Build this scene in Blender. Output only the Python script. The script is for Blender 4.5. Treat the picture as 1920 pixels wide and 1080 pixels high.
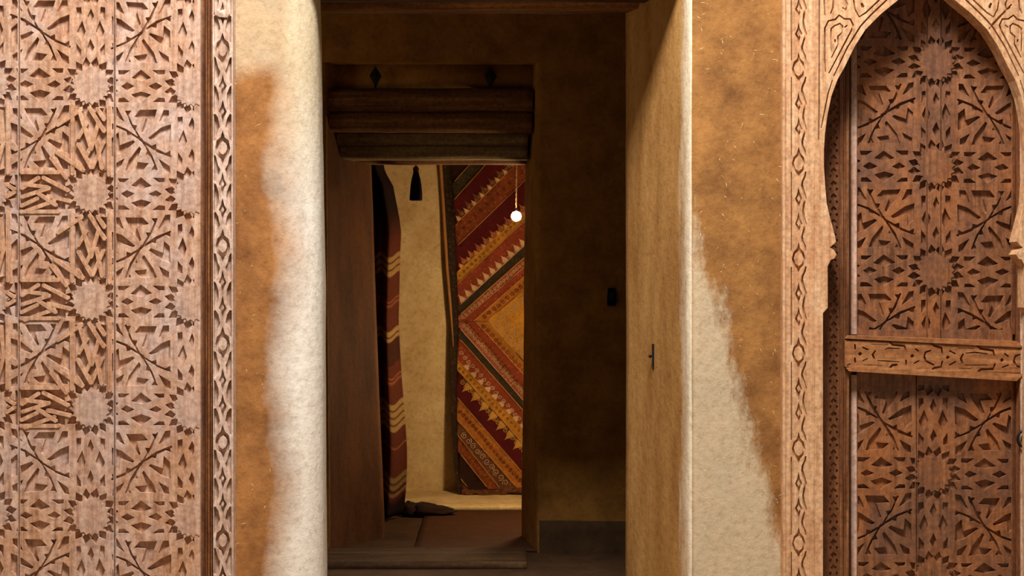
import bpy, math, random
from mathutils import Vector, noise
from mathutils.geometry import delaunay_2d_cdt

for o in list(bpy.data.objects):
    bpy.data.objects.remove(o)
scene = bpy.context.scene
COL = scene.collection
rnd = random.Random(7)

# ---------------------------------------------------------------- camera, world, lights, exposure
F = 2800.0                 # focal length in pixels of the 1920 px wide frame
CZ = 1.2425                # camera height above the floor of the inner rooms
cam_d = bpy.data.cameras.new('camera')
cam_d.sensor_width = 36.0
cam_d.lens = 36.0 * F / 1920.0
cam_d.clip_start = 0.05
cam = bpy.data.objects.new('camera', cam_d)
cam.location = (0, 0, CZ)
cam.rotation_euler = (math.radians(90), 0, 0)
COL.objects.link(cam)
scene.camera = cam

world = bpy.data.worlds.new('world')
scene.world = world
world.use_nodes = True
wb = world.node_tree.nodes['Background']
wb.inputs['Color'].default_value = (1.0, 0.9, 0.76, 1)
wb.inputs['Strength'].default_value = 0.13

def area(name, loc, target, sx, sy, power, color):
    l = bpy.data.lights.new(name, 'AREA')
    l.shape = 'RECTANGLE'; l.size = sx; l.size_y = sy
    l.energy = power; l.color = color
    o = bpy.data.objects.new(name, l)
    o.location = loc
    o.rotation_euler = (Vector(target) - Vector(loc)).to_track_quat('-Z', 'Y').to_euler()
    COL.objects.link(o)
    return o
# daylight falling in from the open roof light of the court in front of the wall
area('roof_light', (-0.1, 2.8, 5.1), (-0.1, 5.0, 1.0), 1.5, 1.0, 450, (1.0, 0.965, 0.92))

# dim daylight from a window at the left end of the hall behind the front wall
area('hall_window', (-2.3, 6.25, 2.0), (0.3, 6.6, 1.9), 0.7, 0.9, 4.6, (1.0, 0.84, 0.52))

scene.view_settings.view_transform = 'Standard'
scene.view_settings.look = 'None'
scene.view_settings.gamma = 1.0
scene.view_settings.use_curve_mapping = False
scene.view_settings.exposure = 0.0

# ---------------------------------------------------------------- helpers
def P(px, py, d):
    return Vector(((px - 960.0) * d / F, d, CZ - (py - 540.0) * d / F))
def X(px, d): return (px - 960.0) * d / F
def Z(py, d): return CZ - (py - 540.0) * d / F

OFF = {}
def thing(name, label, cat, loc, group=None):
    o = bpy.data.objects.new(name, None)
    o.empty_display_size = 0.05
    o.location = loc
    COL.objects.link(o)
    o['label'] = label; o['category'] = cat
    if group: o['group'] = group
    OFF[o.name] = Vector(loc)
    return o
def tag(o, label, cat, group=None):
    o['label'] = label; o['category'] = cat
    if group: o['group'] = group
    return o
def obj(name, verts, faces, mat, parent=None, smooth=False, label=None, kind=None, base=None):
    off = OFF[parent.name] if parent else (Vector(base) if base is not None else Vector((0, 0, 0)))
    me = bpy.data.meshes.new(name)
    me.from_pydata([tuple(Vector(v) - off) for v in verts], [], faces)
    me.update()
    if smooth:
        me.polygons.foreach_set('use_smooth', [True] * len(me.polygons))
    o = bpy.data.objects.new(name, me)
    if mat: me.materials.append(mat)
    COL.objects.link(o)
    if parent: o.parent = parent
    else: o.location = off
    OFF[o.name] = off
    if label: o['label'] = label
    if kind: o['kind'] = kind
    return o
def struct(name, verts, faces, mat, smooth=False, parent=None):
    return obj(name, verts, faces, mat, parent, smooth, kind=None if parent else 'structure')
class MB:
    def __init__(s): s.v = []; s.f = []
    def add(s, v, f):
        n = len(s.v); s.v += [Vector(p) for p in v]; s.f += [tuple(i + n for i in q) for q in f]
    def box(s, x0, x1, y0, y1, z0, z1):
        s.add([(x0,y0,z0),(x1,y0,z0),(x1,y1,z0),(x0,y1,z0),(x0,y0,z1),(x1,y0,z1),(x1,y1,z1),(x0,y1,z1)],
              [(0,3,2,1),(4,5,6,7),(0,1,5,4),(1,2,6,5),(2,3,7,6),(3,0,4,7)])
    def tube(s, pts, rad, n=8, cap=True):
        rings = []
        for i, p in enumerate(pts):
            p = Vector(p)
            t = (Vector(pts[min(i+1, len(pts)-1)]) - Vector(pts[max(i-1, 0)])).normalized()
            a = t.cross(Vector((0, 1, 0.13))).normalized(); b = t.cross(a)
            r = rad[i] if isinstance(rad, (list, tuple)) else rad
            rings.append([p + (a*math.cos(2*math.pi*k/n) + b*math.sin(2*math.pi*k/n))*r for k in range(n)])
        v = [q for r_ in rings for q in r_]; f = []
        for i in range(len(rings)-1):
            for k in range(n):
                f.append((i*n+k, i*n+(k+1)%n, (i+1)*n+(k+1)%n, (i+1)*n+k))
        if cap:
            f.append(tuple(range(n))); f.append(tuple((len(rings)-1)*n + n-1-k for k in range(n)))
        s.add(v, f)
    def lathe(s, c, prof, n=16):          # prof: (radius, z) list about vertical axis at c
        c = Vector(c); v = []; f = []
        for r, z in prof:
            v += [c + Vector((r*math.cos(2*math.pi*k/n), r*math.sin(2*math.pi*k/n), z)) for k in range(n)]
        for i in range(len(prof)-1):
            for k in range(n):
                f.append((i*n+k, i*n+(k+1)%n, (i+1)*n+(k+1)%n, (i+1)*n+k))
        f.append(tuple(range(n-1, -1, -1))); f.append(tuple((len(prof)-1)*n+k for k in range(n)))
        s.add(v, f)
    def build(s, name, mat, parent=None, **k): return obj(name, s.v, s.f, mat, parent, **k)

def inside(p, poly):
    x, y = p; c = False; j = len(poly)-1
    for i in range(len(poly)):
        xi, yi = poly[i]; xj, yj = poly[j]
        if (yi > y) != (yj > y) and x < (xj-xi)*(y-yi)/(yj-yi)+xi: c = not c
        j = i
    return c
def clip(poly, x0, y0, x1, y1):
    def half(pts, f, inter):
        out = []
        for i in range(len(pts)):
            a, b = pts[i-1], pts[i]
            fa, fb = f(a), f(b)
            if fb:
                if not fa: out.append(inter(a, b))
                out.append(b)
            elif fa: out.append(inter(a, b))
        return out
    def ix(v): return lambda a, b: (v, a[1]+(b[1]-a[1])*(v-a[0])/(b[0]-a[0]))
    def iy(v): return lambda a, b: (a[0]+(b[0]-a[0])*(v-a[1])/(b[1]-a[1]), v)
    for f, it in ((lambda p: p[0] >= x0, ix(x0)), (lambda p: p[0] <= x1, ix(x1)),
                  (lambda p: p[1] >= y0, iy(y0)), (lambda p: p[1] <= y1, iy(y1))):
        if len(poly) < 3: return []
        poly = half(poly, f, it)
    return poly if len(poly) > 2 else []
def stroke(pts, w):
    """a polyline thickened to a polygon, ends tapered a little"""
    L, R = [], []
    n = len(pts)
    for i, p in enumerate(pts):
        a = pts[max(i-1, 0)]; b = pts[min(i+1, n-1)]
        dx, dy = b[0]-a[0], b[1]-a[1]; l = math.hypot(dx, dy) or 1
        k = w*0.5*(0.65 if i in (0, n-1) else 1.0)
        L.append((p[0]-dy/l*k, p[1]+dx/l*k)); R.append((p[0]+dy/l*k, p[1]-dx/l*k))
    return L + R[::-1]

def carve(name, outline, holes, d, depth, thick, mat, parent, islands=(), wob=0.0, vary=0.25):
    """front board in pixel coordinates at distance d: holes are sunk by depth, islands inside holes stay up"""
    holes = [h for h in holes if len(h) > 2]
    dep = [depth*(1 + vary*(rnd.random()*2-1)) for _ in holes]
    cs = [Vector(p) for p in outline]; es = [(i, (i+1) % len(outline)) for i in range(len(outline))]
    for h in list(holes) + list(islands):
        n = len(cs); cs += [Vector(p) for p in h]
        es += [(n+i, n+(i+1) % len(h)) for i in range(len(h))]
    vs, ed, fs, *_ = delaunay_2d_cdt(cs, es, [], 0, 1e-4)
    bb = [(min(p[0] for p in h), min(p[1] for p in h), max(p[0] for p in h), max(p[1] for p in h)) for h in holes]
    ib = list(islands)
    cls = []
    for f in fs:
        c = sum((vs[i] for i in f), Vector((0, 0)))/len(f)
        if not inside(c, outline): cls.append(-2); continue
        k = -1
        for q, b in enumerate(bb):
            if b[0] <= c.x <= b[2] and b[1] <= c.y <= b[3] and inside(c, holes[q]): k = q
        if k >= 0 and any(inside(c, h) for h in ib): k = -1
        cls.append(k)
    V = []; FF = []; idx = {}
    def vid(i, k):
        key = (i, k)
        if key not in idx:
            p = vs[i]
            if k == -1: dd = d + wob*noise.noise(Vector((p.x*0.02, p.y*0.006, d)))
            elif k == -2: dd = d + thick
            else: dd = d + dep[k]
            idx[key] = len(V)
            # plane perpendicular to the view axis: the board keeps its real size at distance d
            q = P(p.x, p.y, d); V.append(Vector((q.x, dd, q.z)))
        return idx[key]
    emap = {}
    for t, f in enumerate(fs):
        for a in range(len(f)):
            e = (f[a], f[(a+1) % len(f)])
            emap.setdefault((min(e), max(e)), []).append((cls[t], e))
        if cls[t] == -2: continue
        FF.append(tuple(vid(i, cls[t]) for i in f))      # flipped below if needed
    for key, lst in emap.items():
        if len(lst) == 1: lst = lst + [(-2, None)]
        (k0, e0), (k1, e1) = lst[0], lst[1]
        if k0 == k1: continue
        if k0 == -2: (k0, e0), (k1, e1) = (k1, e1), (k0, e0)
        if k0 == -2: continue
        a, b = e0
        FF.append((vid(b, k0), vid(a, k0), vid(a, k1), vid(b, k1)))
    o = obj(name, V, FF, mat, parent)
    # CDT is ccw in (x, down): normals point away from the camera, so flip everything once
    n = o.data.polygons[0].normal
    if n.y > 0: o.data.flip_normals()
    return o

def slab(name, poly, d0, d1, mat, parent, dome=0.0, smooth=False, **k):
    """prism of a pixel polygon (given at distance d0) from d0 back to d1"""
    n = len(poly)
    v = []
    for p in poly:
        q = P(p[0], p[1], d0); v.append(q)
    v += [Vector((q.x, d1, q.z)) for q in v[:n]]
    f = [(i, (i+1) % n, n+(i+1) % n, n+i) for i in range(n)]
    if dome:
        c = sum(v[:n], Vector())/n; c.y = d0 - dome; v.append(c)
        f += [(2*n, (i+1) % n, i) for i in range(n)]
    else:
        f.append(tuple(range(n-1, -1, -1)))
    o = obj(name, v, f, mat, parent, smooth, **k)
    return o

# ---------------------------------------------------------------- materials
def mat_new(name, rough=0.7, spec=0.3):
    m = bpy.data.materials.new(name); m.use_nodes = True
    b = m.node_tree.nodes['Principled BSDF']
    b.inputs['Roughness'].default_value = rough
    b.inputs['Specular IOR Level'].default_value = spec
    return m, m.node_tree.nodes, m.node_tree.links, b
def lin(c):
    return tuple(((x/255)/12.92 if x/255 <= 0.04045 else ((x/255+0.055)/1.055)**2.4) for x in c) + (1,)
def ramp(N, stops):
    r = N.new('ShaderNodeValToRGB'); e = r.color_ramp.elements
    while len(e) > 1: e.remove(e[-1])
    e[0].position = stops[0][0]; e[0].color = stops[0][1]
    for p, c in stops[1:]:
        q = e.new(p); q.color = c
    return r
def noise_n(N, L, co, scale, detail=4, rough=0.6, sc=(1, 1, 1)):
    mp = N.new('ShaderNodeMapping'); mp.inputs['Scale'].default_value = sc
    L.new(co, mp.inputs['Vector'])
    n = N.new('ShaderNodeTexNoise'); n.inputs['Scale'].default_value = scale
    n.inputs['Detail'].default_value = detail; n.inputs['Roughness'].default_value = rough
    L.new(mp.outputs['Vector'], n.inputs['Vector'])
    return n.outputs['Fac']
def mix(N, L, fac, a, b, mode='MIX'):
    m = N.new('ShaderNodeMix'); m.data_type = 'RGBA'; m.blend_type = mode
    for s, v in ((m.inputs[0], fac), (m.inputs[6], a), (m.inputs[7], b)):
        if isinstance(v, (float, int)): s.default_value = v
        elif isinstance(v, tuple): s.default_value = v
        else: L.new(v, s)
    return m.outputs[2]
def math_n(N, L, op, a, b=0.0, clampit=False):
    m = N.new('ShaderNodeMath'); m.operation = op; m.use_clamp = clampit
    for s, v in ((m.inputs[0], a), (m.inputs[1], b)):
        if isinstance(v, (float, int)): s.default_value = v
        else: L.new(v, s)
    return m.outputs[0]

def wood(name, dark, midc, light, patch, patch_amt=0.5, rough=0.6, spec=0.35, axis='z', bevel=0.0015, bump=0.6, grain=1.0, patch2=None, amt2=0.5):
    m, N, L, b = mat_new(name, rough, spec)
    co = N.new('ShaderNodeTexCoord').outputs['Object']
    s = {'z': (1, 1, 0.06), 'x': (0.06, 1, 1)}[axis]
    g = noise_n(N, L, co, 60*grain, 6, 0.65, s)
    gr = ramp(N, [(0.3, lin(dark)), (0.5, lin(midc)), (0.72, lin(light))]); L.new(g, gr.inputs['Fac'])
    big = noise_n(N, L, co, 3.2, 5, 0.65)
    br = ramp(N, [(0.46, (0, 0, 0, 1)), (0.68, (1, 1, 1, 1))]); L.new(big, br.inputs['Fac'])
    c = mix(N, L, math_n(N, L, 'MULTIPLY', br.outputs['Color'], patch_amt), gr.outputs['Color'], lin(patch))
    if patch2:
        mp = N.new('ShaderNodeMapping'); mp.inputs['Location'].default_value = (3.7, 1.1, 8.3); L.new(co, mp.inputs['Vector'])
        b2 = noise_n(N, L, mp.outputs['Vector'], 4.5, 6, 0.68, (1, 1, 0.55))
        q2 = ramp(N, [(0.48, (0, 0, 0, 1)), (0.62, (1, 1, 1, 1))]); L.new(b2, q2.inputs['Fac'])
        c = mix(N, L, math_n(N, L, 'MULTIPLY', q2.outputs['Color'], amt2), c, lin(patch2))
    fine = noise_n(N, L, co, 55, 4, 0.7)
    fr = ramp(N, [(0.32, (0.62, 0.58, 0.55, 1)), (0.62, (1.08, 1.07, 1.06, 1))]); L.new(fine, fr.inputs['Fac'])
    c = mix(N, L, 1.0, c, fr.outputs['Color'], 'MULTIPLY')
    L.new(c, b.inputs['Base Color'])
    rr = ramp(N, [(0.3, (rough-0.12,)*3+(1,)), (0.7, (min(1, rough+0.15),)*3+(1,))]); L.new(big, rr.inputs['Fac'])
    L.new(rr.outputs['Color'], b.inputs['Roughness'])
    bp = N.new('ShaderNodeBump'); bp.inputs['Strength'].default_value = bump; bp.inputs['Distance'].default_value = 0.002
    L.new(math_n(N, L, 'ADD', g, math_n(N, L, 'MULTIPLY', fine, 0.6)), bp.inputs['Height'])
    if bevel:
        bv = N.new('ShaderNodeBevel'); bv.samples = 4; bv.inputs['Radius'].default_value = bevel
        L.new(bv.outputs['Normal'], bp.inputs['Normal'])
    L.new(bp.outputs['Normal'], b.inputs['Normal'])
    return m

def plaster(name, base, dark, white=None, mask=None, rough=0.85, scale=1.0, streak=False, spec=0.2, top=None):
    """earth plaster; mask(N, L, co) gives where old whitewash lies"""
    m, N, L, b = mat_new(name, rough, spec)
    co = N.new('ShaderNodeTexCoord').outputs['Object']
    sc = (1, 1, 0.3) if streak else (1, 1, 1)
    n1 = noise_n(N, L, co, 6*scale, 6, 0.65, sc)
    r1 = ramp(N, [(0.32, lin(dark)), (0.66, lin(base))]); L.new(n1, r1.inputs['Fac'])
    c = r1.outputs['Color']
    if white:
        wc = lin(white)
        if top:      # the upper part was limewashed in a yellower cream
            zz = xz(N, L, co)[1]
            zz = math_n(N, L, 'ADD', zz, math_n(N, L, 'MULTIPLY', noise_n(N, L, co, 4, 5, 0.6), 0.5))
            wc = mix(N, L, math_n(N, L, 'MULTIPLY', math_n(N, L, 'SUBTRACT', zz, 1.75), 2.0, True), wc, lin(top))
        c = mix(N, L, mask(N, L, co), c, wc)
    n2 = noise_n(N, L, co, 42*scale, 5, 0.75)
    r2 = ramp(N, [(0.32, (0.74, 0.68, 0.6, 1)), (0.5, (1, 1, 1, 1)), (0.72, (1.12, 1.12, 1.1, 1))]); L.new(n2, r2.inputs['Fac'])
    c = mix(N, L, 0.8, c, r2.outputs['Color'], 'MULTIPLY')
    L.new(c, b.inputs['Base Color'])
    bp = N.new('ShaderNodeBump'); bp.inputs['Strength'].default_value = 0.5; bp.inputs['Distance'].default_value = 0.006
    n3 = noise_n(N, L, co, 28, 6, 0.7)
    L.new(math_n(N, L, 'ADD', n3, math_n(N, L, 'MULTIPLY', n1, 1.5)), bp.inputs['Height'])
    L.new(bp.outputs['Normal'], b.inputs['Normal'])
    return m
def plain(name, col, rough=0.7, spec=0.3, var=0.25, scale=40, metal=0.0):
    m, N, L, b = mat_new(name, rough, spec)
    co = N.new('ShaderNodeTexCoord').outputs['Object']
    n = noise_n(N, L, co, scale, 4, 0.6)
    c0 = lin(col)
    r = ramp(N, [(0.3, tuple(x*(1-var) for x in c0[:3])+(1,)), (0.7, tuple(min(1, x*(1+var)) for x in c0[:3])+(1,))])
    L.new(n, r.inputs['Fac']); L.new(r.outputs['Color'], b.inputs['Base Color'])
    b.inputs['Metallic'].default_value = metal
    return m

def xz(N, L, co):
    s = N.new('ShaderNodeSeparateXYZ'); L.new(co, s.inputs[0]); return s.outputs['X'], s.outputs['Z']
def mask_left(N, L, co):
    x, z = xz(N, L, co)
    n = math_n(N, L, 'MULTIPLY', math_n(N, L, 'SUBTRACT', noise_n(N, L, co, 1.9, 6, 0.6, (1, 1, 0.7)), 0.5), 0.26)
    # whitewash starts right of x = -0.83, and over the whole width above z = 1.95
    a = math_n(N, L, 'ADD', math_n(N, L, 'ADD', x, 0.822), n)
    a = math_n(N, L, 'MULTIPLY', a, 9.0)
    t = math_n(N, L, 'MULTIPLY', math_n(N, L, 'SUBTRACT', math_n(N, L, 'ADD', z, n), 1.93), 7.0)
    r = math_n(N, L, 'MAXIMUM', a, math_n(N, L, 'MINIMUM', t, 0.6))
    return math_n(N, L, 'ADD', math_n(N, L, 'MINIMUM', math_n(N, L, 'MAXIMUM', r, 0.0), 1.0), 0.0, True)
def mask_reveal_glint(N, L, co):
    # edge highlight painted into the colour: a pale strip along the arris
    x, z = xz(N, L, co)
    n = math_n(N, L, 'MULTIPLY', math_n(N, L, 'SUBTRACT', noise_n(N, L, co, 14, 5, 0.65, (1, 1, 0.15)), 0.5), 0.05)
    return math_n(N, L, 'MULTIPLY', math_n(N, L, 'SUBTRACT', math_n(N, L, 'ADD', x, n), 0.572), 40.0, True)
def mask_right(N, L, co):
    x, z = xz(N, L, co)
    n = math_n(N, L, 'MULTIPLY', math_n(N, L, 'SUBTRACT', noise_n(N, L, co, 8, 10, 0.8, (1, 1, 0.45)), 0.5), 0.34)
    xb = math_n(N, L, 'ADD', math_n(N, L, 'MULTIPLY', math_n(N, L, 'SUBTRACT', z, 1.47), -0.275), 0.63)
    a = math_n(N, L, 'SUBTRACT', xb, math_n(N, L, 'ADD', x, n))
    a = math_n(N, L, 'MULTIPLY', a, 16.0)
    g = math_n(N, L, 'MULTIPLY', math_n(N, L, 'SUBTRACT', x, 0.595), 60.0, True)   # only the front face
    return math_n(N, L, 'MULTIPLY', math_n(N, L, 'MULTIPLY', math_n(N, L, 'ADD', a, 0.0, True), g), 0.7)

M = {}
M['wall_left'] = plaster('earth_plaster_left', (170, 116, 64), (118, 74, 38), (230, 222, 208), mask_left, top=(198, 180, 148))
M['wall_right'] = plaster('earth_plaster_right', (166, 116, 62), (112, 72, 36), (206, 190, 160), mask_right)
M['reveal'] = plaster('earth_plaster_reveal', (182, 136, 78), (142, 96, 44), (236, 222, 196), mask_reveal_glint, streak=True)
M['inner'] = plaster('earth_plaster_inner', (150, 104, 44), (112, 72, 26))
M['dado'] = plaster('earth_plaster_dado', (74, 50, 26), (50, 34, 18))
M['far'] = plaster('pale_plaster_far', (214, 190, 140), (186, 156, 104))
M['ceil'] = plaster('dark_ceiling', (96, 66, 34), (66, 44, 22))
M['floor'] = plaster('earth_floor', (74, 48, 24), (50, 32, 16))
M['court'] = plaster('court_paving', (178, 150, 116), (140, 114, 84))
M['leaf'] = wood('carved_cedar_left', (154, 106, 80), (198, 157, 130), (220, 190, 168), (202, 186, 184), 0.65, 0.52, 0.45, patch2=(180, 124, 78), amt2=0.5)
M['leafdark'] = wood('reddish_plank_edge', (96, 50, 26), (130, 74, 40), (164, 104, 66), (150, 90, 60), 0.3, 0.5)
M['boss'] = wood('worn_star_boss', (164, 122, 100), (196, 158, 134), (212, 182, 162), (172, 160, 160), 0.5, 0.55, 0.4)
M['strap'] = wood('pale_lath', (164, 112, 80), (200, 152, 118), (216, 178, 146), (190, 160, 140), 0.3, 0.6, 0.3)
M['borderL'] = wood('worn_border_wood', (168, 128, 104), (206, 176, 156), (226, 204, 190), (196, 170, 156), 0.4, 0.5, 0.4)
M['reed'] = wood('reeded_moulding_wood', (70, 38, 18), (112, 66, 34), (160, 110, 70), (120, 70, 34), 0.3, 0.45, 0.45)
M['frame'] = wood('arch_frame_cedar', (176, 126, 88), (206, 160, 118), (224, 188, 150), (190, 124, 78), 0.4, 0.6, 0.3)
M['door'] = wood('carved_cedar_door', (86, 50, 30), (128, 82, 52), (152, 106, 72), (176, 104, 42), 0.65, 0.48, 0.5, patch2=(96, 66, 52), amt2=0.65)
M['rail'] = wood('door_rail_wood', (120, 70, 34), (158, 102, 60), (184, 130, 84), (150, 100, 50), 0.3, 0.5, 0.4, axis='x')
M['jamb'] = wood('door_jamb_wood', (84, 46, 22), (124, 76, 44), (156, 102, 64), (100, 58, 30), 0.4, 0.5, 0.4)
M['beam'] = wood('weathered_beam', (66, 40, 20), (108, 70, 38), (150, 108, 66), (120, 84, 50), 0.4, 0.85, 0.15, axis='x', bevel=0, bump=0.9, grain=0.5)
M['beamgrey'] = wood('grey_weathered_beam', (84, 66, 44), (120, 98, 68), (150, 128, 94), (112, 96, 70), 0.4, 0.85, 0.15, axis='x', bevel=0, bump=0.9, grain=0.5)
M['beamdark'] = wood('dark_threshold_wood', (40, 24, 11), (66, 42, 20), (104, 74, 42), (60, 40, 20), 0.4, 0.8, 0.2, axis='x', bevel=0, bump=0.8, grain=0.5)
M['iron'] = plain('black_iron', (26, 22, 20), 0.6, 0.4, 0.3, 60, 0.6)
M['black'] = plain('black_thread', (16, 13, 14), 0.95, 0.1)
M['straw'] = plain('straw', (216, 190, 136), 0.7, 0.2)

# ---------------------------------------------------------------- the setting: walls, floors, ceilings
def sweep_wall(name, prof, zs, mat, amp=0.006, lean=None, parent=None):
    """prof: plan points (x, y) left to right; extruded over zs with an uneven earthen surface"""
    v = []; f = []; n = len(prof)
    for z in zs:
        for (x, y) in prof:
            dx, dy = (lean(x, y, z) if lean else (0, 0))
            w = noise.noise(Vector((x*2.2, y*2.2, z*1.6)))*amp + noise.noise(Vector((x*9, y*9, z*7)))*amp*0.35
            v.append((x+dx + w*0.6, y+dy + w, z))
    for i in range(len(zs)-1):
        for k in range(n-1):
            f.append((i*n+k, i*n+k+1, (i+1)*n+k+1, (i+1)*n+k))
    return struct(name, v, f, mat, True, parent)
def frange(a, b, n): return [a+(b-a)*i/(n-1) for i in range(n)]

# left front wall: its corner is worn into a broad curve
prof = [(x, 5.0) for x in frange(-2.6, -0.86, 24)]
cx0, rx, ry = -0.86, 0.205, 0.17
for k in range(1, 15):
    a = math.pi/2*k/14
    prof.append((cx0 + rx*math.sin(a), 5.0 + ry*(1-math.cos(a))))
prof += [(-0.66, 5.3), (-0.70, 5.45), (-0.755, 5.58), (-0.80, 5.62)] + [(x, 5.62) for x in frange(-0.9, -2.6, 6)]
def leanL(x, y, z):
    k = max(0, min(1, (x+0.95)/0.25)) if y < 5.5 else 0
    return (k*(-0.016*max(0, (z-1.25)) - 0.004*(z-1.25)), 0)
sweep_wall('wall_left', prof, frange(0, 3.6, 60), M['wall_left'], 0.007, leanL)

# right front wall and its splayed, pale reveal
e = 0.607
prof = [(0.545, 5.62), (0.47, 5.62), (0.436, 5.61), (0.426, 5.59)]
prof += [(0.426 + (e-0.012-0.426)*t, 5.59 - 0.575*t) for t in frange(0.06, 1, 20)]
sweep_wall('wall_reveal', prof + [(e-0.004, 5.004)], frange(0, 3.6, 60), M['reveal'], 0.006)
prof = [(e-0.004, 5.004), (e+0.006, 5.0), (e+0.02, 4.999)] + [(x, 5.0) for x in frange(e+0.04, 0.94, 16)] + [(0.945, 5.34), (3.0, 5.36)]
sweep_wall('wall_right', prof, frange(0, 3.6, 60), M['wall_right'], 0.006)
# wall above the doorway
mb = MB(); mb.box(-2.6, 0.62, 5.03, 5.6, 2.42, 3.6); mb.box(0.6, 3.0, 5.37, 5.62, 0.0, 3.6)
struct('wall_above', mb.v, mb.f, M['wall_right'])

# inner wall with its doorway
D1, D2 = 7.0, 7.45
def lean_in(x, y, z):
    # left jamb leans: its rear edge runs from px 700 at the lintel to px 722 at the floor
    return (0, 0)
zs = frange(0, 2.305, 40)
lp = []
for z in zs:
    t = 1 - min(1, z/1.86)
    xf = X(613 + 5*t, D1); xr = X(698 + 26*t, D2)
    row = [(x, D1) for x in frange(-2.4, xf-0.03, 14)] + [(xf-0.008, D1+0.004), (xf, D1+0.02)]
    for s in frange(0.1, 0.93, 9):
        row.append((xf + (xr-xf)*s**1.25, D1+0.02 + (D2-D1-0.03)*s))
    row += [(xr-0.004, D2-0.01), (xr-0.02, D2), (xr-0.3, D2), (-2.4, D2)]
    lp.append(row)
n = len(lp[0]); v = []; f = []
for z, row in zip(zs, lp):
    for x, y in row:
        w = noise.noise(Vector((x*2.2, y*2.2, z*1.6)))*0.008 + noise.noise(Vector((x*9, y*9, z*7)))*0.003
        v.append((x+w*0.5, y+w, z))
for i in range(len(zs)-1):
    for k in range(n-1): f.append((i*n+k, i*n+k+1, (i+1)*n+k+1, (i+1)*n+k))
mbw = MB(); mbw.add(v, f)
v = []; f = []
for z in zs:
    t = 1 - min(1, z/1.86)
    xf = X(1004 + 2*t, D1); xr = X(983 - 6*t, D2)
    row = [(2.4, D2), (xr+0.3, D2), (xr+0.02, D2), (xr+0.004, D2-0.012)]
    for s in frange(0.93, 0.1, 9): row.append((xf + (xr-xf)*s, D1+0.02 + (D2-D1-0.03)*s))
    row += [(xf, D1+0.018), (xf+0.008, D1+0.003)] + [(x, D1) for x in frange(xf+0.03, 2.4, 26)]
    for x, y in row:
        w = noise.noise(Vector((x*2.2, y*2.2, z*1.6)))*0.008 + noise.noise(Vector((x*9, y*9, z*7)))*0.003
        v.append((x+w*0.5, y+w, z))
n = len(row)
for i in range(len(zs)-1):
    for k in range(n-1): f.append((i*n+k, i*n+k+1, (i+1)*n+k+1, (i+1)*n+k))
mbw.add(v, f)
# header above the recess, front face uneven
v = []; f = []
for z in frange(2.30, 3.1, 14):
    for x in frange(-2.4, 2.4, 40):
        w = noise.noise(Vector((x*2.2, 15.4, z*1.6)))*0.012
        v.append((x, D1+w, z))
for i in range(13):
    for k in range(39): f.append((i*40+k, i*40+k+1, (i+1)*40+k+1, (i+1)*40+k))
mbw.add(v, f)
mbw.box(-2.4, 2.4, D1+0.03, D2, 2.305, 3.1)
mbw.box(-0.93, 0.16, D1+0.10, D2, 2.178, 2.32)
wi = obj('wall_inner', mbw.v, mbw.f, M['inner'], None, True, kind='structure')
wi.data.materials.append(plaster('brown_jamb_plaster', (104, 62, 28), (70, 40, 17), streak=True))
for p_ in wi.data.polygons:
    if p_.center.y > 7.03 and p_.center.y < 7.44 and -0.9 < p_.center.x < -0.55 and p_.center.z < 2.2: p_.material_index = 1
# darker skirting of the inner wall right of the doorway
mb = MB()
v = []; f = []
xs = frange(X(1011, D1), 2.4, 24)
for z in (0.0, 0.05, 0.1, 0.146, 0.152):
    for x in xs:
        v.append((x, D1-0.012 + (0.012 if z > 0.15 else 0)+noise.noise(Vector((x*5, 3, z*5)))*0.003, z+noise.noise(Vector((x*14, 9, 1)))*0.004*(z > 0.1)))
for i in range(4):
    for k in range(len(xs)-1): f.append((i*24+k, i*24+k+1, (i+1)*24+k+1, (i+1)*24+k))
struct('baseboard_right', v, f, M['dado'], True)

# far passage: wall, ledge, side walls
FW = 8.92
v = []; f = []
for z in frange(0, 2.7, 28):
    for x in frange(-1.9, 1.5, 36):
        v.append((x, FW + noise.noise(Vector((x*1.7, 4, z*1.5)))*0.02, z))
for i in range(27):
    for k in range(35): f.append((i*36+k, i*36+k+1, (i+1)*36+k+1, (i+1)*36+k))
struct('wall_far', v, f, M['far'], True)
v = []; f = []
pr = [(8.31, 0.0), (8.30, 0.015), (8.305, 0.026), (8.33, 0.033), (8.6, 0.034), (8.90, 0.034), (8.96, 0.036)]
for (y, z) in pr:
    for x in frange(-1.9, 1.5, 36): v.append((x, y+noise.noise(Vector((x*3, 1, z)))*0.012, z+noise.noise(Vector((x*4, y*4, 2)))*0.003*(z > 0.025)))
for i in range(len(pr)-1):
    for k in range(35): f.append((i*36+k, i*36+k+1, (i+1)*36+k+1, (i+1)*36+k))
struct('trim_1', v, f, M['far'], True)
mb = MB(); mb.box(-2.0, -1.9, D2, 9.0, 0, 2.7); mb.box(1.5, 1.6, D2, 9.0, 0, 2.7)
mb.box(-2.0, 1.6, 8.97, 9.05, 0, 2.7)
struct('wall_passage', mb.v, mb.f, M['far'])
mb = MB(); mb.box(-2.5, -2.4, 5.62, D1, 0, 3.1); mb.box(2.4, 2.5, 5.62, D1, 0, 3.1)
struct('wall_hall', mb.v, mb.f, M['inner'])
mb = MB(); mb.box(-2.5, 2.5, 5.6, D2, 3.1, 3.2); mb.box(-2.0, 1.6, D2, 9.05, 2.7, 2.8)
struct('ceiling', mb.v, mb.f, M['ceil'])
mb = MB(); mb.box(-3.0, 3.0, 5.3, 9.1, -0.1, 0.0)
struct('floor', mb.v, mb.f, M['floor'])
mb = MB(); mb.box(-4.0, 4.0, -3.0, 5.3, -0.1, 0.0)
struct('floor_court', mb.v, mb.f, M['court'])

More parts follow.
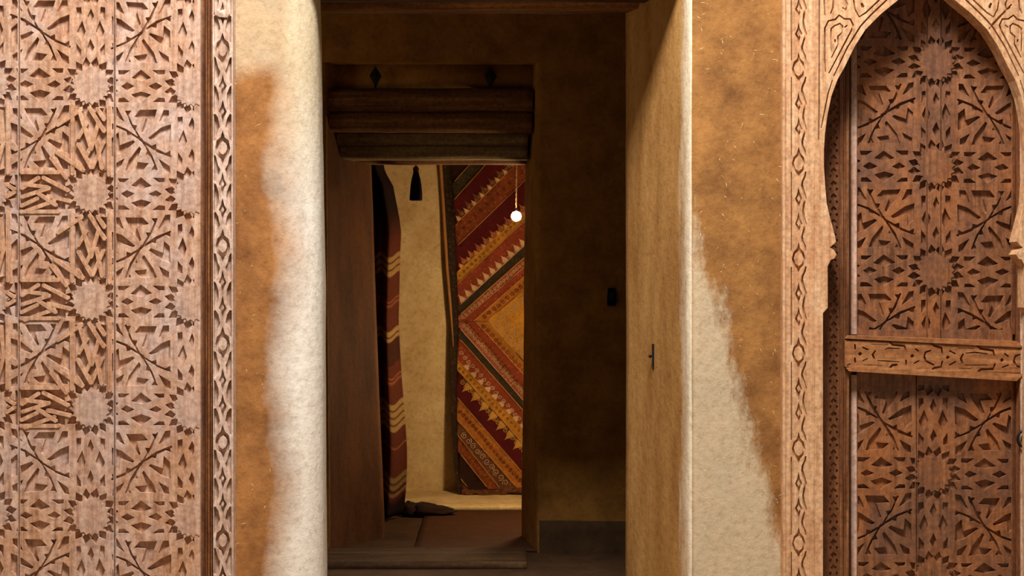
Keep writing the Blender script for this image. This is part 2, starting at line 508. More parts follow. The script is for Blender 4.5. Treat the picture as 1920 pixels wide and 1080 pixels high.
# straw flecks in the front plaster
def flecks(name, n, x0, x1, z0, z1, parent, seed):
    r = random.Random(seed); mb = MB()
    for _ in range(n):
        x = r.uniform(x0, x1); z = r.uniform(z0, z1); a = r.uniform(0, math.pi); l = 0.002+0.011*r.random()**2; w = r.uniform(0.0004, 0.001)
        dx, dz = math.cos(a)*l, math.sin(a)*l
        y = 4.9885
        # follows the worn corner of the left wall
        if x < -0.65 and x > cx0:
            s = min(0.98, (x-cx0)/rx); y += ry*(1-math.sqrt(1-s*s))
        mb.add([(x-dx, y+0.004, z-dz), (x+w*math.sin(a), y, z-w*math.cos(a)), (x+dx, y+0.004, z+dz), (x-w*math.sin(a), y, z+w*math.cos(a))], [(0, 1, 2, 3)])
    return obj(name, mb.v, mb.f, M['straw'], parent, kind='stuff')
flecks('straw_flecks', 90, -0.93, -0.68, 0.2, 2.25, bpy.data.objects['wall_left'], 3)
flecks('straw_flecks', 170, 0.62, 0.9, 0.2, 2.25, bpy.data.objects['wall_right'], 4)

# ---------------------------------------------------------------- carved star pattern (pixel units, one cell between four stars is 194 x 202)
HX, HY = 97.0, 101.0
def sym(polys, mx=True, my=True):
    out = []
    for p in polys:
        s = {tuple(p)}
        out.append(p)
        if mx: out.append([(-x, y) for x, y in p])
        if my: out.append([(x, -y) for x, y in p])
        if mx and my: out.append([(-x, -y) for x, y in p])
    return out
def tr(p): return [(y, x) for x, y in p]
def c2(p): return [(-x, -y) for x, y in p]
heart = [(-11.7, -43), (-2, -54), (27.7, -54.5), (22, -38), (4.5, -15), (1.5, -19), (9, -40.5)]
lineh = stroke([(-29, -54), (-19, -30), (0, 1)], 4.4)
head = [(-30.5, -55), (-20, -55.5), (-25, -46)]
notch = [(-17, -29), (-8, -28), (-11.5, -18)]
kiteA = [(-55, -61), (-46, -60), (-34, -37), (-54, -49)]
kiteB = [(34, -36), (42.6, -56), (52, -56), (52, -46)]
half = [heart, tr(heart), lineh, tr(lineh), head, tr(head), notch, tr(notch), kiteA, kiteB]
CELL = half + [c2(p) for p in half]
HB = sym([[(-44, -29.5), (-23, -29.5), (-33, -22), (-43, -22.5)]]) + \
     sym([[(-18, -16), (-1, -30), (18, -16), (0, -10.5)]], False, True) + \
     sym([[(-38.5, 0), (-28, -6.8), (-14.5, 0), (-28, 6.8)]], True, False)
VB = sym([[(10.5, 0), (17, -19.5), (26, 0), (17.5, 19.5)]], True, False) + \
     sym([[(0, -42.5), (5.8, -29), (0, -15.5), (-5.8, -29)]], False, True) + \
     sym([[(27, 23), (27, 44), (19, 45), (18.5, 34)]])
RING = []
for k in range(16):
    a = math.radians(11.25 + 22.5*k)
    rad, tan = (math.cos(a), math.sin(a)), (-math.sin(a), math.cos(a))
    RING.append([(rad[0]*r+tan[0]*t, rad[1]*r+tan[1]*t) for r, t in ((31, 0), (41, 7.2), (52.5, 1), (41, -7.2))])
def star_holes(x0, y0, irange, jrange, px, py, slope=0.0, plain_v=(), plain_h=(), par=0):
    """all sunk shapes of the lattice; pitch px, py; stars at (x0+i*px, y0+j*py)"""
    sx, sy = px/194.0, py/202.0
    H = []
    def put(polys, cx, cy, flip=False):
        for p in polys:
            j = [(rnd.uniform(-0.7, 0.7), rnd.uniform(-0.7, 0.7)) for _ in p]
            k = rnd.uniform(1.04, 1.17)
            mx = sum(q[0] for q in p)/len(p); my = sum(q[1] for q in p)/len(p)
            H.append([(cx + sx*(-1 if flip else 1)*(mx+(q[0]-mx)*k+e_[0]), cy + sy*(my+(q[1]-my)*k+e_[1]) + slope*(cx-x0)) for q, e_ in zip(p, j)])
    for i in irange:
        for j in jrange:
            cx, cy = x0+i*px, y0+j*py
            put(RING, cx, cy)
            put(CELL, cx+px/2, cy+py/2, (i+j+par) % 2 == 1)
            put(CELL, cx-px/2, cy+py/2, (i-1+j+par) % 2 == 1) if i == irange[0] else None
            if (i, j) not in plain_h: put(HB, cx+px/2, cy)
            else: put([[(-44, -30), (44, -30), (44, 30), (-44, 30)]], cx+px/2, cy)
            if (i, j) not in plain_v: put(VB, cx, cy+py/2)
            else: put([[(-27, -50), (27, -50), (27, 50), (-27, 50)]], cx, cy+py/2)
    return H
def star_boss(parent, cx, cy, d, r0=31.5, r1=36.5, n=20, mat='boss', x0=None, x1=None):
    pts = []
    for k in range(2*n):
        a = math.pi*k/n + 0.08
        r = (r1 if k % 2 else r0) + rnd.uniform(-0.6, 0.6)
        pts.append((cx + r*math.cos(a), cy + r*math.sin(a)))
    if x1 is not None: pts = clip(pts, x0 if x0 is not None else -9999, -9999, x1, 9999)
    if len(pts) > 3:
        return slab('star_boss', pts, d-0.0022, d+0.004, M[mat], parent, dome=0.0008)
def lath(parent, a, b, d, w=7.5, mat='strap', up=0.003):
    dx, dy = b[0]-a[0], b[1]-a[1]; l = math.hypot(dx, dy); ux, uy = dx/l, dy/l
    k = w/2
    pts = [(a[0]-uy*k, a[1]+ux*k), (a[0]-ux*k*0.7, a[1]-uy*k*0.7), (a[0]+uy*k, a[1]-ux*k),
           (b[0]+uy*k, b[1]-ux*k), (b[0]+ux*k*0.7, b[1]+uy*k*0.7), (b[0]-uy*k, b[1]+ux*k)]
    j = rnd.uniform(-0.0005, 0.0005)
    return slab('lath', pts, d-up+j, d+0.009, M[mat], parent)

# ---- the carved leaf on the left
LD = 4.955
leaf = thing('carved_door_leaf', 'tall carved wooden door leaf with star rosettes filling the left side', 'door leaf', P(100, 1240, LD+0.03))
LX, LY, LPX, LPY, LS = 170.0, 160.0, 190.0, 202.0, 0.018
pv = {(0, 0), (0, 1), (0, 2), (-1, 1), (-1, 0), (-1, 2)}; ph = {(-1, 1), (-1, 2), (-1, 3)}
H = star_holes(LX, LY, [-1, 0, 1], [-1, 0, 1, 2, 3, 4, 5], LPX, LPY, LS, pv, ph)
Y0, Y1 = -80.0, 1240.0
for k, (a, b, dd) in enumerate(((-190, 34.5, 0.0), (36.5, 214.0, 0.001), (216.0, 376.0, -0.0005))):
    hs = [clip(h, a+1.6, Y0+2, min(b-1.6, 364), Y1-2) for h in H]
    hs = [h for h in hs if h and max(p[0] for p in h)-min(p[0] for p in h) > 1.5]
    hs = [h for h in hs if h]
    carve('plank', [(a, Y0), (b, Y0), (b, Y1), (a, Y1)], hs, LD+dd, 0.0132, 0.034, M['leaf'], leaf, wob=0.0015)
slab('gap_shade_board', [(375, Y0), (386, Y0), (386, Y1), (375, Y1)], LD+0.025, LD+0.034, M['jamb'], leaf)  # dark board closing the gap beside the post, standing in for its shade
for i in (-1, 0, 1):
    for j in range(0, 5):
        star_boss(leaf, LX+i*LPX-(0 if i else 0), LY+j*LPY+LS*i*LPX, LD, x0=-60, x1=374)
for (i, j) in sorted(pv):
    cx, cy = LX+i*LPX, LY+j*LPY+LPY/2 + LS*i*LPX
    if i == 0:
        segs = [((-35, -64), (-35, 66)), ((35, -62), (35, 68)), ((-21, -52), (1, 20)), ((1, 20), (15, -30)), ((-4, -60), (25, -14)),
                ((-24, 8), (2, 54)), ((2, 54), (23, 6)), ((9, 2), (20, 56)), ((-24, -2), (-8, -30)), ((-10, 34), (6, 2)), ((12, -58), (26, -36)), ((-26, 42), (-14, 60)), ((-64, -26), (-18, -56)), ((-66, 24), (-18, 57))]
    else:
        segs = [((35, -62), (35, 68)), ((20, -50), (26, 10)), ((26, 10), (14, 54)), ((20, 10), (12, -40))]
    for a, b in segs:
        s = rnd.uniform(-1.5, 1.5)
        lath(leaf, (cx+a[0]+s, cy+a[1]), (cx+b[0]+s, cy+b[1]), LD)
for (i, j) in sorted(ph):
    cx, cy = LX+i*LPX+LPX/2, LY+j*LPY + LS*i*LPX
    for a, b in [((-36, -36), (36, -36)), ((-37, 37), (36, 37)), ((5, -27), (53, -2)), ((13, 8), (58, 18)), ((-34, 11), (18, -6)),
                 ((-30, 40), (28, 19)), ((-35, -5), (-2, -26)), ((-36, 27), (-4, 12)), ((-30, -14), (14, -8)), ((-6, 2), (30, 26)),
                 ((-64, 12), (-48, 2)), ((-64, -14), (-48, -4)), ((20, -64), (50, -24))]:
        s = rnd.uniform(-1.5, 1.5)
        lath(leaf, (cx+a[0], cy+a[1]+s), (cx+b[0], cy+b[1]+s), LD)

# ---- carved strip borders
def strip_holes(cx, y0, y1, ym, per, w=1.0):
    """two interlaced bands: medallions every `per` pixels, two small lozenges between them"""
    H, I = [], []
    k = math.floor((y0-ym)/per)-1
    while ym+k*per < y1+per:
        m = ym+k*per; s = per/184.0
        med = [(0, -33), (3.5, -20), (10, -14), (12.4, 0), (10, 14), (3.5, 20), (0, 33), (-3.5, 20), (-10, 14), (-12.4, 0), (-10, -14), (-3.5, -20)]
        isl = [(0, -12.5), (4.5, -9), (7, -3.5), (7, 3.5), (4.5, 9), (0, 12.5), (-4.5, 9), (-7, 3.5), (-7, -3.5), (-4.5, -9)]
        H.append([(cx+x*w, m+y*s) for x, y in med]); I.append([(cx+x*w, m+y*s) for x, y in isl])
        for c in (68, 116):
            H.append([(cx+x*w, m+(c+y)*s) for x, y in [(0, -23), (2.8, -9), (6.6, 0), (2.8, 9), (0, 23), (-2.8, 9), (-6.6, 0), (-2.8, -9)]])
            I.append([(cx+x*w*0.8, m+(c+y)*s) for x, y in [(0, -5), (3, 0), (0, 5), (-3, 0)]])
        for sg in (-1, 1):
            for pl in ([(15, 13), (11.5, 15), (8, 32), (4.4, 40), (7.6, 56), (12, 64), (15, 63)],
                       [(15, 66), (11.5, 69), (7.4, 82), (6.4, 92), (7.4, 102), (11.5, 115), (15, 118)],
                       [(15, 171), (11.5, 169), (8, 152), (4.4, 144), (7.6, 128), (12, 120), (15, 121)]):
                H.append([(cx+sg*x*w, m+y*s) for x, y in pl])
        k += 1
    H = [clip(h, -9999, y0+1, 9999, y1-1) for h in H]
    J = [[(x+rnd.uniform(-.5, .5), y+rnd.uniform(-.5, .5)) for x, y in h] for h in H if h]
    return J, [i for i in I if min(p[1] for p in i) > y0+2 and max(p[1] for p in i) < y1-2]
def strip_grooves(cx, y0, y1, ym, per, w=1.0, sg=1):
    H, I = [], []
    k = math.floor((y0-ym)/per)-1
    while ym+k*per < y1+per:
        m = ym+k*per; s = per/184.0
        def q(pts, f=1.0, c=0): return [(cx+sg*x*w*f, m+(c+y*f)*s) for x, y in pts]
        med = [(0, -33), (3, -20), (9.5, -13), (12.5, 0), (9.5, 13), (3, 20), (0, 33), (-3, 20), (-9.5, 13), (-12.5, 0), (-9.5, -13), (-3, -20)]
        isl = [(0, -14.5), (6, -10), (8.8, 0), (6, 10), (0, 14.5), (-6, 10), (-8.8, 0), (-6, -10)]
        H.append(q(med)); I.append(q(isl))
        for c in (68, 116):
            lz = [(0, -23), (2.4, -10), (6.8, 0), (2.4, 10), (0, 23), (-2.4, 10), (-6.8, 0), (-2.4, -10)]
            H.append(q(lz, 1, c)); I.append(q([(0, -6), (3.1, 0), (0, 6), (-3.1, 0)], 1, c))
        H.append(stroke(q([(-13.5, 16), (-13.5, 92), (-13.5, 168)]), 3.0))
        H.append(stroke(q([(13.5, 15), (12, 24), (7.5, 34), (6.5, 42), (9.5, 54), (13.5, 67), (10, 80), (8.5, 92), (10, 104), (13.5, 117), (9.5, 130), (6.5, 142), (7.5, 150), (12, 160), (13.5, 169)]), 3.9))
        k += 1
    H = [clip(h, -9999, y0+1, 9999, y1-1) for h in H]
    J = [[(x+rnd.uniform(-.35, .35), y+rnd.uniform(-.35, .35)) for x, y in h] for h in H if h]
    return J, [i for i in I if min(p[1] for p in i) > y0+2 and max(p[1] for p in i) < y1-2]
post = thing('carved_door_post', 'narrow carved wooden post with interlaced chain border beside left plaster wall', 'door post', P(410, 1240, 4.95))
SD = 4.945
h_, i_ = strip_holes(417.5, Y0, Y1, 93.5, 184.0, 1.1)
carve('border_strip', [(398, Y0), (436, Y0), (438, Y1), (400, Y1)], h_, SD, 0.016, 0.05, M['borderL'], post, i_, wob=0.0015)
for a, b, dd in ((384.5, 388.5, 0.004), (389, 393.5, -0.001), (394, 397.6, 0.003)):
    # a half-round reed
    v = []; f = []
    for y in (Y0, Y1):
        for k in range(7):
            t = math.pi*k/6
            q = P((a+b)/2 - (b-a)/2*math.cos(t), y, SD); v.append((q.x, SD+dd+0.004-0.005*math.sin(t), q.z))
        for px in (b, a):
            q = P(px, y, SD); v.append((q.x, SD+0.05, q.z))
    n = 9
    f = [(k, (k+1) % n, n+(k+1) % n, n+k) for k in range(n)]
    obj('reed', v, f, M['reed'], post, True)
# the small knob carved near the top of the post
kn = [(402, 15), (410, 20), (425, 17), (431, 26), (426, 33), (412, 32), (403, 28)]
slab('knob', kn, SD-0.006, SD+0.01, M['borderL'], post, dome=0.003)

# ---------------------------------------------------------------- the arched door on the right
FD = 4.965
AX = 1737.0
arch_l = [(1543, 1240), (1543, 587), (1552, 577), (1552, 499), (1558, 487), (1564, 485), (1569, 477), (1563, 468), (1556, 464), (1562, 459), (1568, 453),
          (1565, 440), (1561, 425), (1555, 402), (1550, 381), (1547, 345), (1545, 312), (1545, 280), (1547, 250), (1552, 213), (1559, 180), (1570, 150), (1584, 125),
          (1602, 88), (1623, 55), (1652, 26), (1684, 0), (1702, -16), (1722, -40), (1737, -64)]
arch = arch_l + [(2*AX-x, y) for x, y in arch_l[-2::-1]]
frame = thing('arched_door_frame', 'pale carved wooden door frame with pointed horseshoe arch', 'door frame', P(1737, 1240, FD+0.02))
def Zt(pts, ox, oy, s): return [(ox+u/s, oy+w/s) for u, w in pts]
gro = [ [(1536.3, -78), (1536.3, 60), (1536, 200), (1535, 262)],
        Zt([(325, -200), (328, 0), (337, 200)], 1500, 0, 7.2), Zt([(450, -200), (455, 0), (445, 110), (412, 185)], 1500, 0, 7.2),
        Zt([(345, 970), (335, 800), (337, 380), (385, 282), (478, 262), (530, 205), (600, 255), (680, 258), (718, 340), (690, 420), (390, 990)], 1500, 0, 7.2),
        Zt([(425, 690), (418, 500), (422, 385), (470, 345), (540, 318), (575, 350), (570, 440), (512, 490), (515, 600), (425, 780)], 1500, 0, 7.2),
        Zt([(1500, -300), (1170, 0), (960, 200), (820, 350), (640, 640), (455, 1030)], 1500, 0, 7.2),
        Zt([(1330, -270), (1060, 10), (890, 170), (800, 228), (745, 130), (725, 0), (760, -200)], 1500, 0, 7.2),
        Zt([(830, 40), (850, 90), (845, 110)], 1500, 0, 7.2), Zt([(590, -60), (640, 60), (620, 130), (570, 100)], 1500, 0, 7.2),
        [(1561, 150), (1553, 175), (1545, 215), (1540, 240)], Zt([(470, 530), (478, 570)], 1500, 0, 7.2), Zt([(600, 370), (640, 340)], 1500, 0, 7.2),
        [(1545, -70), (1560, -50), (1590, -60), (1600, -40)], [(1620, -76), (1640, -40), (1660, -60)] ]
gw = [3.2, 3.2, 3.2, 3.4, 3.2, 3.2, 3.0, 6, 3, 2.6, 5, 3.6, 3, 3]
gh = [stroke(g, w) for g, w in zip(gro, gw)]
gh += [[(2*AX-x, y) for x, y in g] for g in gh]
gh.append(stroke([(1855, 54), (1862, 45), (1874, 32), (1897, 8)], 4.6))      # open joint of the arch boards
h_, i_ = strip_grooves(1497.5, -70, 1230, 129.0, 178.0)
h2, i2 = strip_grooves(2*AX-1497.5, -70, 1230, 129.0, 178.0, 1.0, -1)
out = [(1467, 1240)] + arch + [(2007, 1240), (2007, -100), (1467, -100)]
carve('arch_board', out, h_+h2+gh, FD, 0.0115, 0.075, M['frame'], frame, i_+i2, wob=0.0015)
# pale fillets either side of the chain border
for a, b in ((1467.5, 1473), (1524, 1527)):
    slab('fillet', [(a, -99), (b, -99), (b, 1239) , (a, 1239)] if a < 1500 else [(a, 300), (b, 300), (b, 1239), (a, 1239)], FD-0.003 if a < 1500 else FD-0.0012, FD+0.01, M['frame'], frame)
# inner jambs behind the arch: carved face and moulding
JD = 5.075
def jamb_holes(x0, x1, y0, y1):
    H = []; y = y0+4; k = 0; c = (x0+x1)/2
    while y < y1-24:
        H.append([(c-6, y+6), (c, y), (c+6, y+6), (c, y+14)]); H.append([(c-9, y+16), (c-4, y+13), (c-5, y+22)]); H.append([(c+9, y+16), (c+4, y+13), (c+5, y+22)])
        y += 24
    return H
jb = thing('door_jamb', 'dark inner door jamb with small carvings and mouldings behind arch', 'door jamb', P(1570, 1200, JD+0.02))
carve('jamb_board', [(1538, -60), (1574, -60), (1574, 1200), (1538, 1200)], jamb_holes(1552, 1574, -50, 1190), JD, 0.006, 0.06, M['jamb'], jb)
for a, b, dd in ((1574.3, 1581, -0.006), (1581.2, 1586, 0.0), (1586.2, 1592, -0.003)):
    slab('moulding', [(a, -60), (b, -60), (b, 1200), (a, 1200)], JD+dd, JD+0.06, M['reed'], jb)

# the leaf itself
DD = 5.10
dl = thing('arched_door', 'reddish brown carved cedar door with cross rail under pointed arch', 'door', P(1750, 1195, DD+0.03))
topcut = []
UX0, UX1 = 1606.5, 1899.0
Hd = star_holes(1755, 117, [-1, 0], [-1, 0, 1, 2], 194.0, 196.0, 0.012)
for a, b in ((1606.5, 1737.5), (1739, 1763.5), (1765, 1898)):
    hs = [h for h in (clip(h, a+1.6, -66, b-1.6, 618) for h in Hd) if h and (max(p[0] for p in h)-min(p[0] for p in h)) > 1.2]
    carve('plank', [(a, -70), (b, -70), (b, 640), (a, 640)], hs, DD+rnd.uniform(0, 0.002), 0.0125, 0.03, M['door'], dl, wob=0.002)
Hd = star_holes(1750, 692, [-1, 0], [0, 1, 2], 194.0, 196.0, 0.012, par=1)
for a, b in ((1606.5, 1717.5), (1719, 1898)):
    hs = [h for h in (clip(h, a+1.6, 722, b-1.6, 1190) for h in Hd) if h and (max(p[0] for p in h)-min(p[0] for p in h)) > 1.2]
    carve('plank', [(a, 690), (b, 690), (b, 1195), (a, 1195)], hs, DD+rnd.uniform(0, 0.002), 0.0125, 0.03, M['door'], dl, wob=0.002)
for cx, cy in ((1755, 117), (1755, 313), (1755, 509), (1750, 888), (1750, 1084)):
    star_boss(dl, cx, cy, DD, 30, 36, 18, 'door')
# pale chamfers at both sides of the panels
for a, b in ((1596.5, 1606.3), (1898.3, 1904)):
    for y0, y1 in ((-70, 627), (703, 1195)):
        n0 = len(dl.children)
        q = [P(a, y0, DD), P(b, y0, DD), P(b, y1, DD), P(a, y1, DD)]
        v = [Vector((p.x, DD+(0.004 if (k in (0, 3)) == (a < 1700) else -0.002), p.z)) for k, p in enumerate(q)] + [Vector((p.x, DD+0.03, p.z)) for p in q]
        obj('edge_fillet', v, [(3, 2, 1, 0), (0, 1, 5, 4), (1, 2, 6, 5), (2, 3, 7, 6), (3, 0, 4, 7)], M['boss'] if a < 1700 else M['door'], dl)
slab('stile', [(1592.2, -70), (1596.3, -70), (1596.3, 1195), (1592.2, 1195)], DD+0.01, DD+0.03, M['jamb'], dl)
slab('stile', [(1904.3, -70), (1911, -70), (1911, 1195), (1904.3, 1195)], DD+0.006, DD+0.03, M['jamb'], dl)
# cross rail, sagging a little to the right
def rl(u, w): return (1575+u/5.565, 615+w/5.565)
RD = DD-0.042
strokes = [([(155, 170), (160, 225)], 24), ([(155, 310), (160, 362)], 24), ([(232, 200), (297, 228)], 20), ([(235, 345), (292, 318)], 14),
  ([(372, 235), (340, 280), (362, 326)], 22), ([(330, 170), (500, 176)], 8), ([(515, 140), (548, 175), (675, 188), (688, 248)], 20), ([(470, 228), (500, 210), (625, 216)], 12),
  ([(390, 340), (470, 344), (620, 352)], 10), ([(505, 435), (548, 388), (600, 384)], 26), ([(690, 332), (690, 387)], 24), ([(785, 215), (822, 244)], 20), ([(770, 372), (827, 340)], 18),
  ([(952, 235), (895, 252), (880, 300), (895, 345), (985, 388)], 20), ([(945, 155), (985, 185), (1060, 208), (1070, 272)], 22), ([(948, 452), (985, 416), (1058, 405), (1070, 342)], 22),
  ([(1140, 235), (1208, 272)], 20), ([(1140, 388), (1212, 350)], 20), ([(1288, 268), (1262, 320), (1282, 378)], 24), ([(1310, 264), (1410, 254), (1545, 272)], 12),
  ([(1425, 180), (1465, 215), (1598, 236), (1615, 297)], 22), ([(1300, 388), (1545, 388)], 10), ([(1420, 478), (1470, 432), (1600, 428), (1620, 370)], 24),
  ([(1715, 265), (1762, 300)], 20), ([(1690, 412), (1762, 386)], 20), ([(1885, 276), (1832, 292), (1815, 345), (1836, 396), (1880, 408)], 22),
  ([(1230, 210), (1400, 216)], 8), ([(1240, 420), (1370, 426)], 8), ([(250, 385), (440, 392)], 8), ([(800, 425), (900, 440)], 8), ([(75, 395), (110, 370)], 14)]
rh = [stroke([rl(*p) for p in s], w/5.565*1.15) for s, w in strokes]
for u, w in ((210, 270), (755, 292), (1125, 308), (1690, 335)):
    rh.append([rl(u-24, w), rl(u, w-24), rl(u+24, w), rl(u, w+24)])
carve('rail', [rl(52, 125), rl(1905, 200), rl(1905, 470), rl(52, 405)], rh, RD, 0.011, 0.065, M['rail'], dl)
slab('rail_moulding', [rl(60, 112), rl(88, 78), rl(1850, 138), rl(1905, 195), rl(1900, 205)], RD-0.005, RD+0.05, M['rail'], dl)
slab('rail_moulding', [rl(60, 415), rl(95, 452), rl(1845, 555), rl(1900, 500), rl(1900, 478), rl(200, 400)], RD-0.005, RD+0.05, M['rail'], dl)
# right jamb with pale edge and ring
jr = thing('door_jamb', 'narrow pale edge of the right door jamb with iron ring', 'door jamb', P(1925, 1200, JD+0.02))
slab('jamb_board', [(1911.5, -60), (1940, -60), (1940, 1200), (1911.5, 1200)], JD-0.012, JD+0.05, M['jamb'], jr)
slab('edge_strip', [(1913.5, 100), (1919, 100), (1920, 1200), (1914.5, 1200)], JD-0.018, JD, M['borderL'], jr)
mb = MB(); c = P(1919, 823, JD-0.03)
mb.tube([c + Vector((math.cos(a)*0.02, 0, math.sin(a)*0.026)) for a in [2*math.pi*k/24 for k in range(25)]], 0.0045, 8)
ring = mb.build('door_ring', M['iron'], None, smooth=True, base=c); tag(ring, 'black iron pull ring at the right edge of the frame', 'door ring')

# ---------------------------------------------------------------- beams
def beam(name, x0, x1, y0, y1, z0, z1, mat, parent, seed, amp=0.006, kind=None, lab=None, cat=None, group=None):
    """rough-hewn timber along x: wavy arrises and rounded corners"""
    N1 = 34; ring = []
    b = min(y1-y0, z1-z0)*0.22
    sec = [(y0+b, z0), (y1-b, z0), (y1, z0+b), (y1, z1-b), (y1-b, z1), (y0+b, z1), (y0, z1-b), (y0, (z0+z1)/2), (y0, z0+b)]
    v = []
    for i in range(N1):
        x = x0+(x1-x0)*i/(N1-1)
        for k, (y, z) in enumerate(sec):
            w = noise.noise(Vector((x*3.1, k*1.7+seed*5.3, seed)))*amp + noise.noise(Vector((x*11, k*2.9, seed*2.2)))*amp*0.35
            v.append((x, y+w, z+w*0.9))
    n = len(sec)
    f = [(i*n+k, (i+1)*n+k, (i+1)*n+(k+1) % n, i*n+(k+1) % n) for i in range(N1-1) for k in range(n)]
    f += [tuple(range(n)), tuple((N1-1)*n+n-1-k for k in range(n))]
    if parent: return obj(name, v, f, mat, parent, True)
    o = obj(name, v, f, mat, None, True, base=((x0+x1)/2, (y0+y1)/2, z0))
    tag(o, lab, cat, group); return o
g = 'beams over the inner doorway'
xa, xb_ = -0.885, 0.118
beam('lintel_beam', xa, 0.098, 7.03, 7.15, Z(207, 7.03), Z(165, 7.03), M['beam'], None, 1, 0.007, lab='uppermost rough brown beam above the inner doorway', cat='beam', group=g)
beam('lintel_beam', xa, 0.095, 7.045, 7.16, Z(247, 7.05), Z(208, 7.05), M['beam'], None, 2, 0.006, lab='second brown beam from the top above the inner doorway', cat='beam', group=g)
beam('lintel_beam', xa+0.02, 0.075, 7.13, 7.26, Z(272, 7.13), Z(246, 7.13), M['beamgrey'], None, 3, 0.004, lab='thin grey third beam from the top above the inner doorway', cat='beam', group=g)
beam('lintel_beam', xa+0.03, 0.074, 7.16, 7.30, Z(297, 7.16), Z(271, 7.16), M['beamgrey'], None, 4, 0.004, lab='grey beam fourth from the top above the inner doorway', cat='beam', group=g)
beam('lintel_beam', xa+0.06, 0.07, 7.31, 7.45, Z(310, 7.45), Z(268, 7.45), M['beam'], None, 5, 0.003, lab='lowest dark beam at the back of the inner doorway', cat='beam', group=g)
mb = MB(); mb.box(-0.86, 0.08, 7.17, 7.45, Z(262, 7.3), 2.18)
g2 = obj('lintel_core', mb.v, mb.f, M['beam'], bpy.data.objects['wall_inner'])
g = 'beams over the front doorway'
zb = Z(27, 5.58)
beam('lintel_beam', -0.80, 0.50, 5.44, 5.59, zb, zb+0.11, M['beam'], None, 8, 0.010, lab='rearmost weathered beam at the top of the front doorway', cat='beam', group=g)
beam('lintel_beam', -0.80, 0.56, 5.30, 5.43, zb+0.012, zb+0.12, M['beamdark'], None, 9, 0.010, lab='dark beam in front of the rearmost one at the top of the doorway', cat='beam', group=g)
beam('lintel_beam', -0.80, 0.60, 5.05, 5.29, zb+0.02, zb+0.13, M['beamdark'], None, 10, 0.008, lab='foremost dark beam at the very top of the front doorway', cat='beam', group=g)

# threshold board of the inner doorway
beam('threshold_board', X(560, 6.8), X(986, 7.0), 6.60, 6.985, -0.004, 0.03, M['beamdark'], None, 12, 0.003, lab='long dark wooden threshold board at the foot of the inner doorway', cat='threshold')

# ---------------------------------------------------------------- small iron things
def finial(px, py_top, py_bot, lab, w=11.5):
    d = 7.06
    cz = (py_top+py_bot)*0.5 - 9
    ye = py_top + 36
    o = thing('iron_finial', lab, 'finial', P(px, py_bot, d), 'iron finials above the lintel')
    slab('blade', [(px, py_top), (px+w*0.55, py_top+10), (px+w, py_top+19), (px+w*0.4, py_top+30), (px+2, py_top+38), (px-2, py_top+38), (px-w*0.45, py_top+29), (px-w, py_top+18), (px-w*0.5, py_top+9)], d-0.004, d+0.004, M['iron'], o, dome=0.004)
    mb = MB(); mb.tube([P(px-1, py_top+36, d), P(px, py_bot-4, d), P(px, py_bot, d)], [0.006, 0.0045, 0.004], 8)
    mb.build('stem', M['iron'], o, smooth=True)
finial(704, 124, 166, 'black diamond-shaped iron finial above the left half of lintel')
finial(920, 125, 167, 'black diamond-shaped iron finial above the right half of lintel')

# latch keeper on the right reveal
t_ = 1 - (1300-1229)/(1300-1172.0)
kd = 5.0 + 0.6*(1-t_)*0.86
def xrev(d): return 0.607 - 0.181*(d-5.0)/0.59
kd = 5.0
for _ in range(60):
    kd += 0.01
    if 960 + xrev(kd)*F/kd <= 1229: break
kx = xrev(kd)-0.004
kp = thing('latch_keeper', 'small black iron latch keeper on the right pale reveal', 'latch', (kx, kd, Z(691, kd)))
mb = MB(); zt, zb2 = Z(645, kd), Z(692, kd)
mb.add([(kx-0.006, kd-0.004, zt), (kx-0.006, kd+0.008, zt), (kx+0.012, kd+0.008, zt), (kx+0.012, kd-0.004, zt),
        (kx-0.004, kd-0.002, zb2), (kx-0.004, kd+0.010, zb2), (kx+0.012, kd+0.010, zb2), (kx+0.012, kd-0.002, zb2)],
       [(0, 1, 2, 3), (7, 6, 5, 4), (0, 4, 5, 1), (1, 5, 6, 2), (2, 6, 7, 3), (3, 7, 4, 0)])
mb.build('bar', M['iron'], kp)
mb = MB(); q = Vector((kx, kd+0.003, Z(668, kd)))
mb.tube([q, q+Vector((-0.010, -0.003, 0.001)), q+Vector((-0.014, -0.004, 0)), q+Vector((-0.018, -0.005, 0))], [0.004, 0.0045, 0.007, 0.003], 10)
mb.build('knob', M['iron'], kp, smooth=True)

# black switch on the inner wall
sw = thing('wall_switch', 'small black rectangular switch on the dark inner wall', 'switch', P(1147, 574, 6.99))
pl = [(1140, 541), (1143, 540), (1152, 540), (1155, 543), (1155.5, 571), (1153, 574), (1140, 573), (1138.5, 570)]
slab('plate', pl, 6.975, 7.01, M['black'], sw)
slab('rocker', [(1143, 549), (1151, 549), (1151, 563), (1143, 563)], 6.970, 6.98, M['iron'], sw)

# ---------------------------------------------------------------- far passage: lamp, tassel, textiles, rug, bundle
BD = 7.9
lamp = thing('hanging_bulb', 'small glowing round bulb hanging on a pale twisted cord', 'lamp', P(968, 415, BD))
bc = P(968, 405.5, BD)
m, N, L, b = mat_new('bulb_glow', 0.3)
b.inputs['Emission Color'].default_value = (1.0, 0.66, 0.34, 1); b.inputs['Emission Strength'].default_value = 200.0
b.inputs['Base Color'].default_value = (1, 0.9, 0.75, 1)
mb = MB(); mb.lathe(bc, [(0.0262*math.sin(math.pi*k/14)+0.0004, -0.0262*math.cos(math.pi*k/14)) for k in range(15)], 20)
mb.build('bulb', m, lamp, smooth=True)
mb = MB(); mb.lathe(bc+Vector((0, 0, 0.026)), [(0.004, -0.004), (0.006, 0), (0.006, 0.012), (0.003, 0.016)], 12)
mb.build('cap', M['iron'], lamp, smooth=True)
mb = MB()
top = P(971.5, 300, BD)
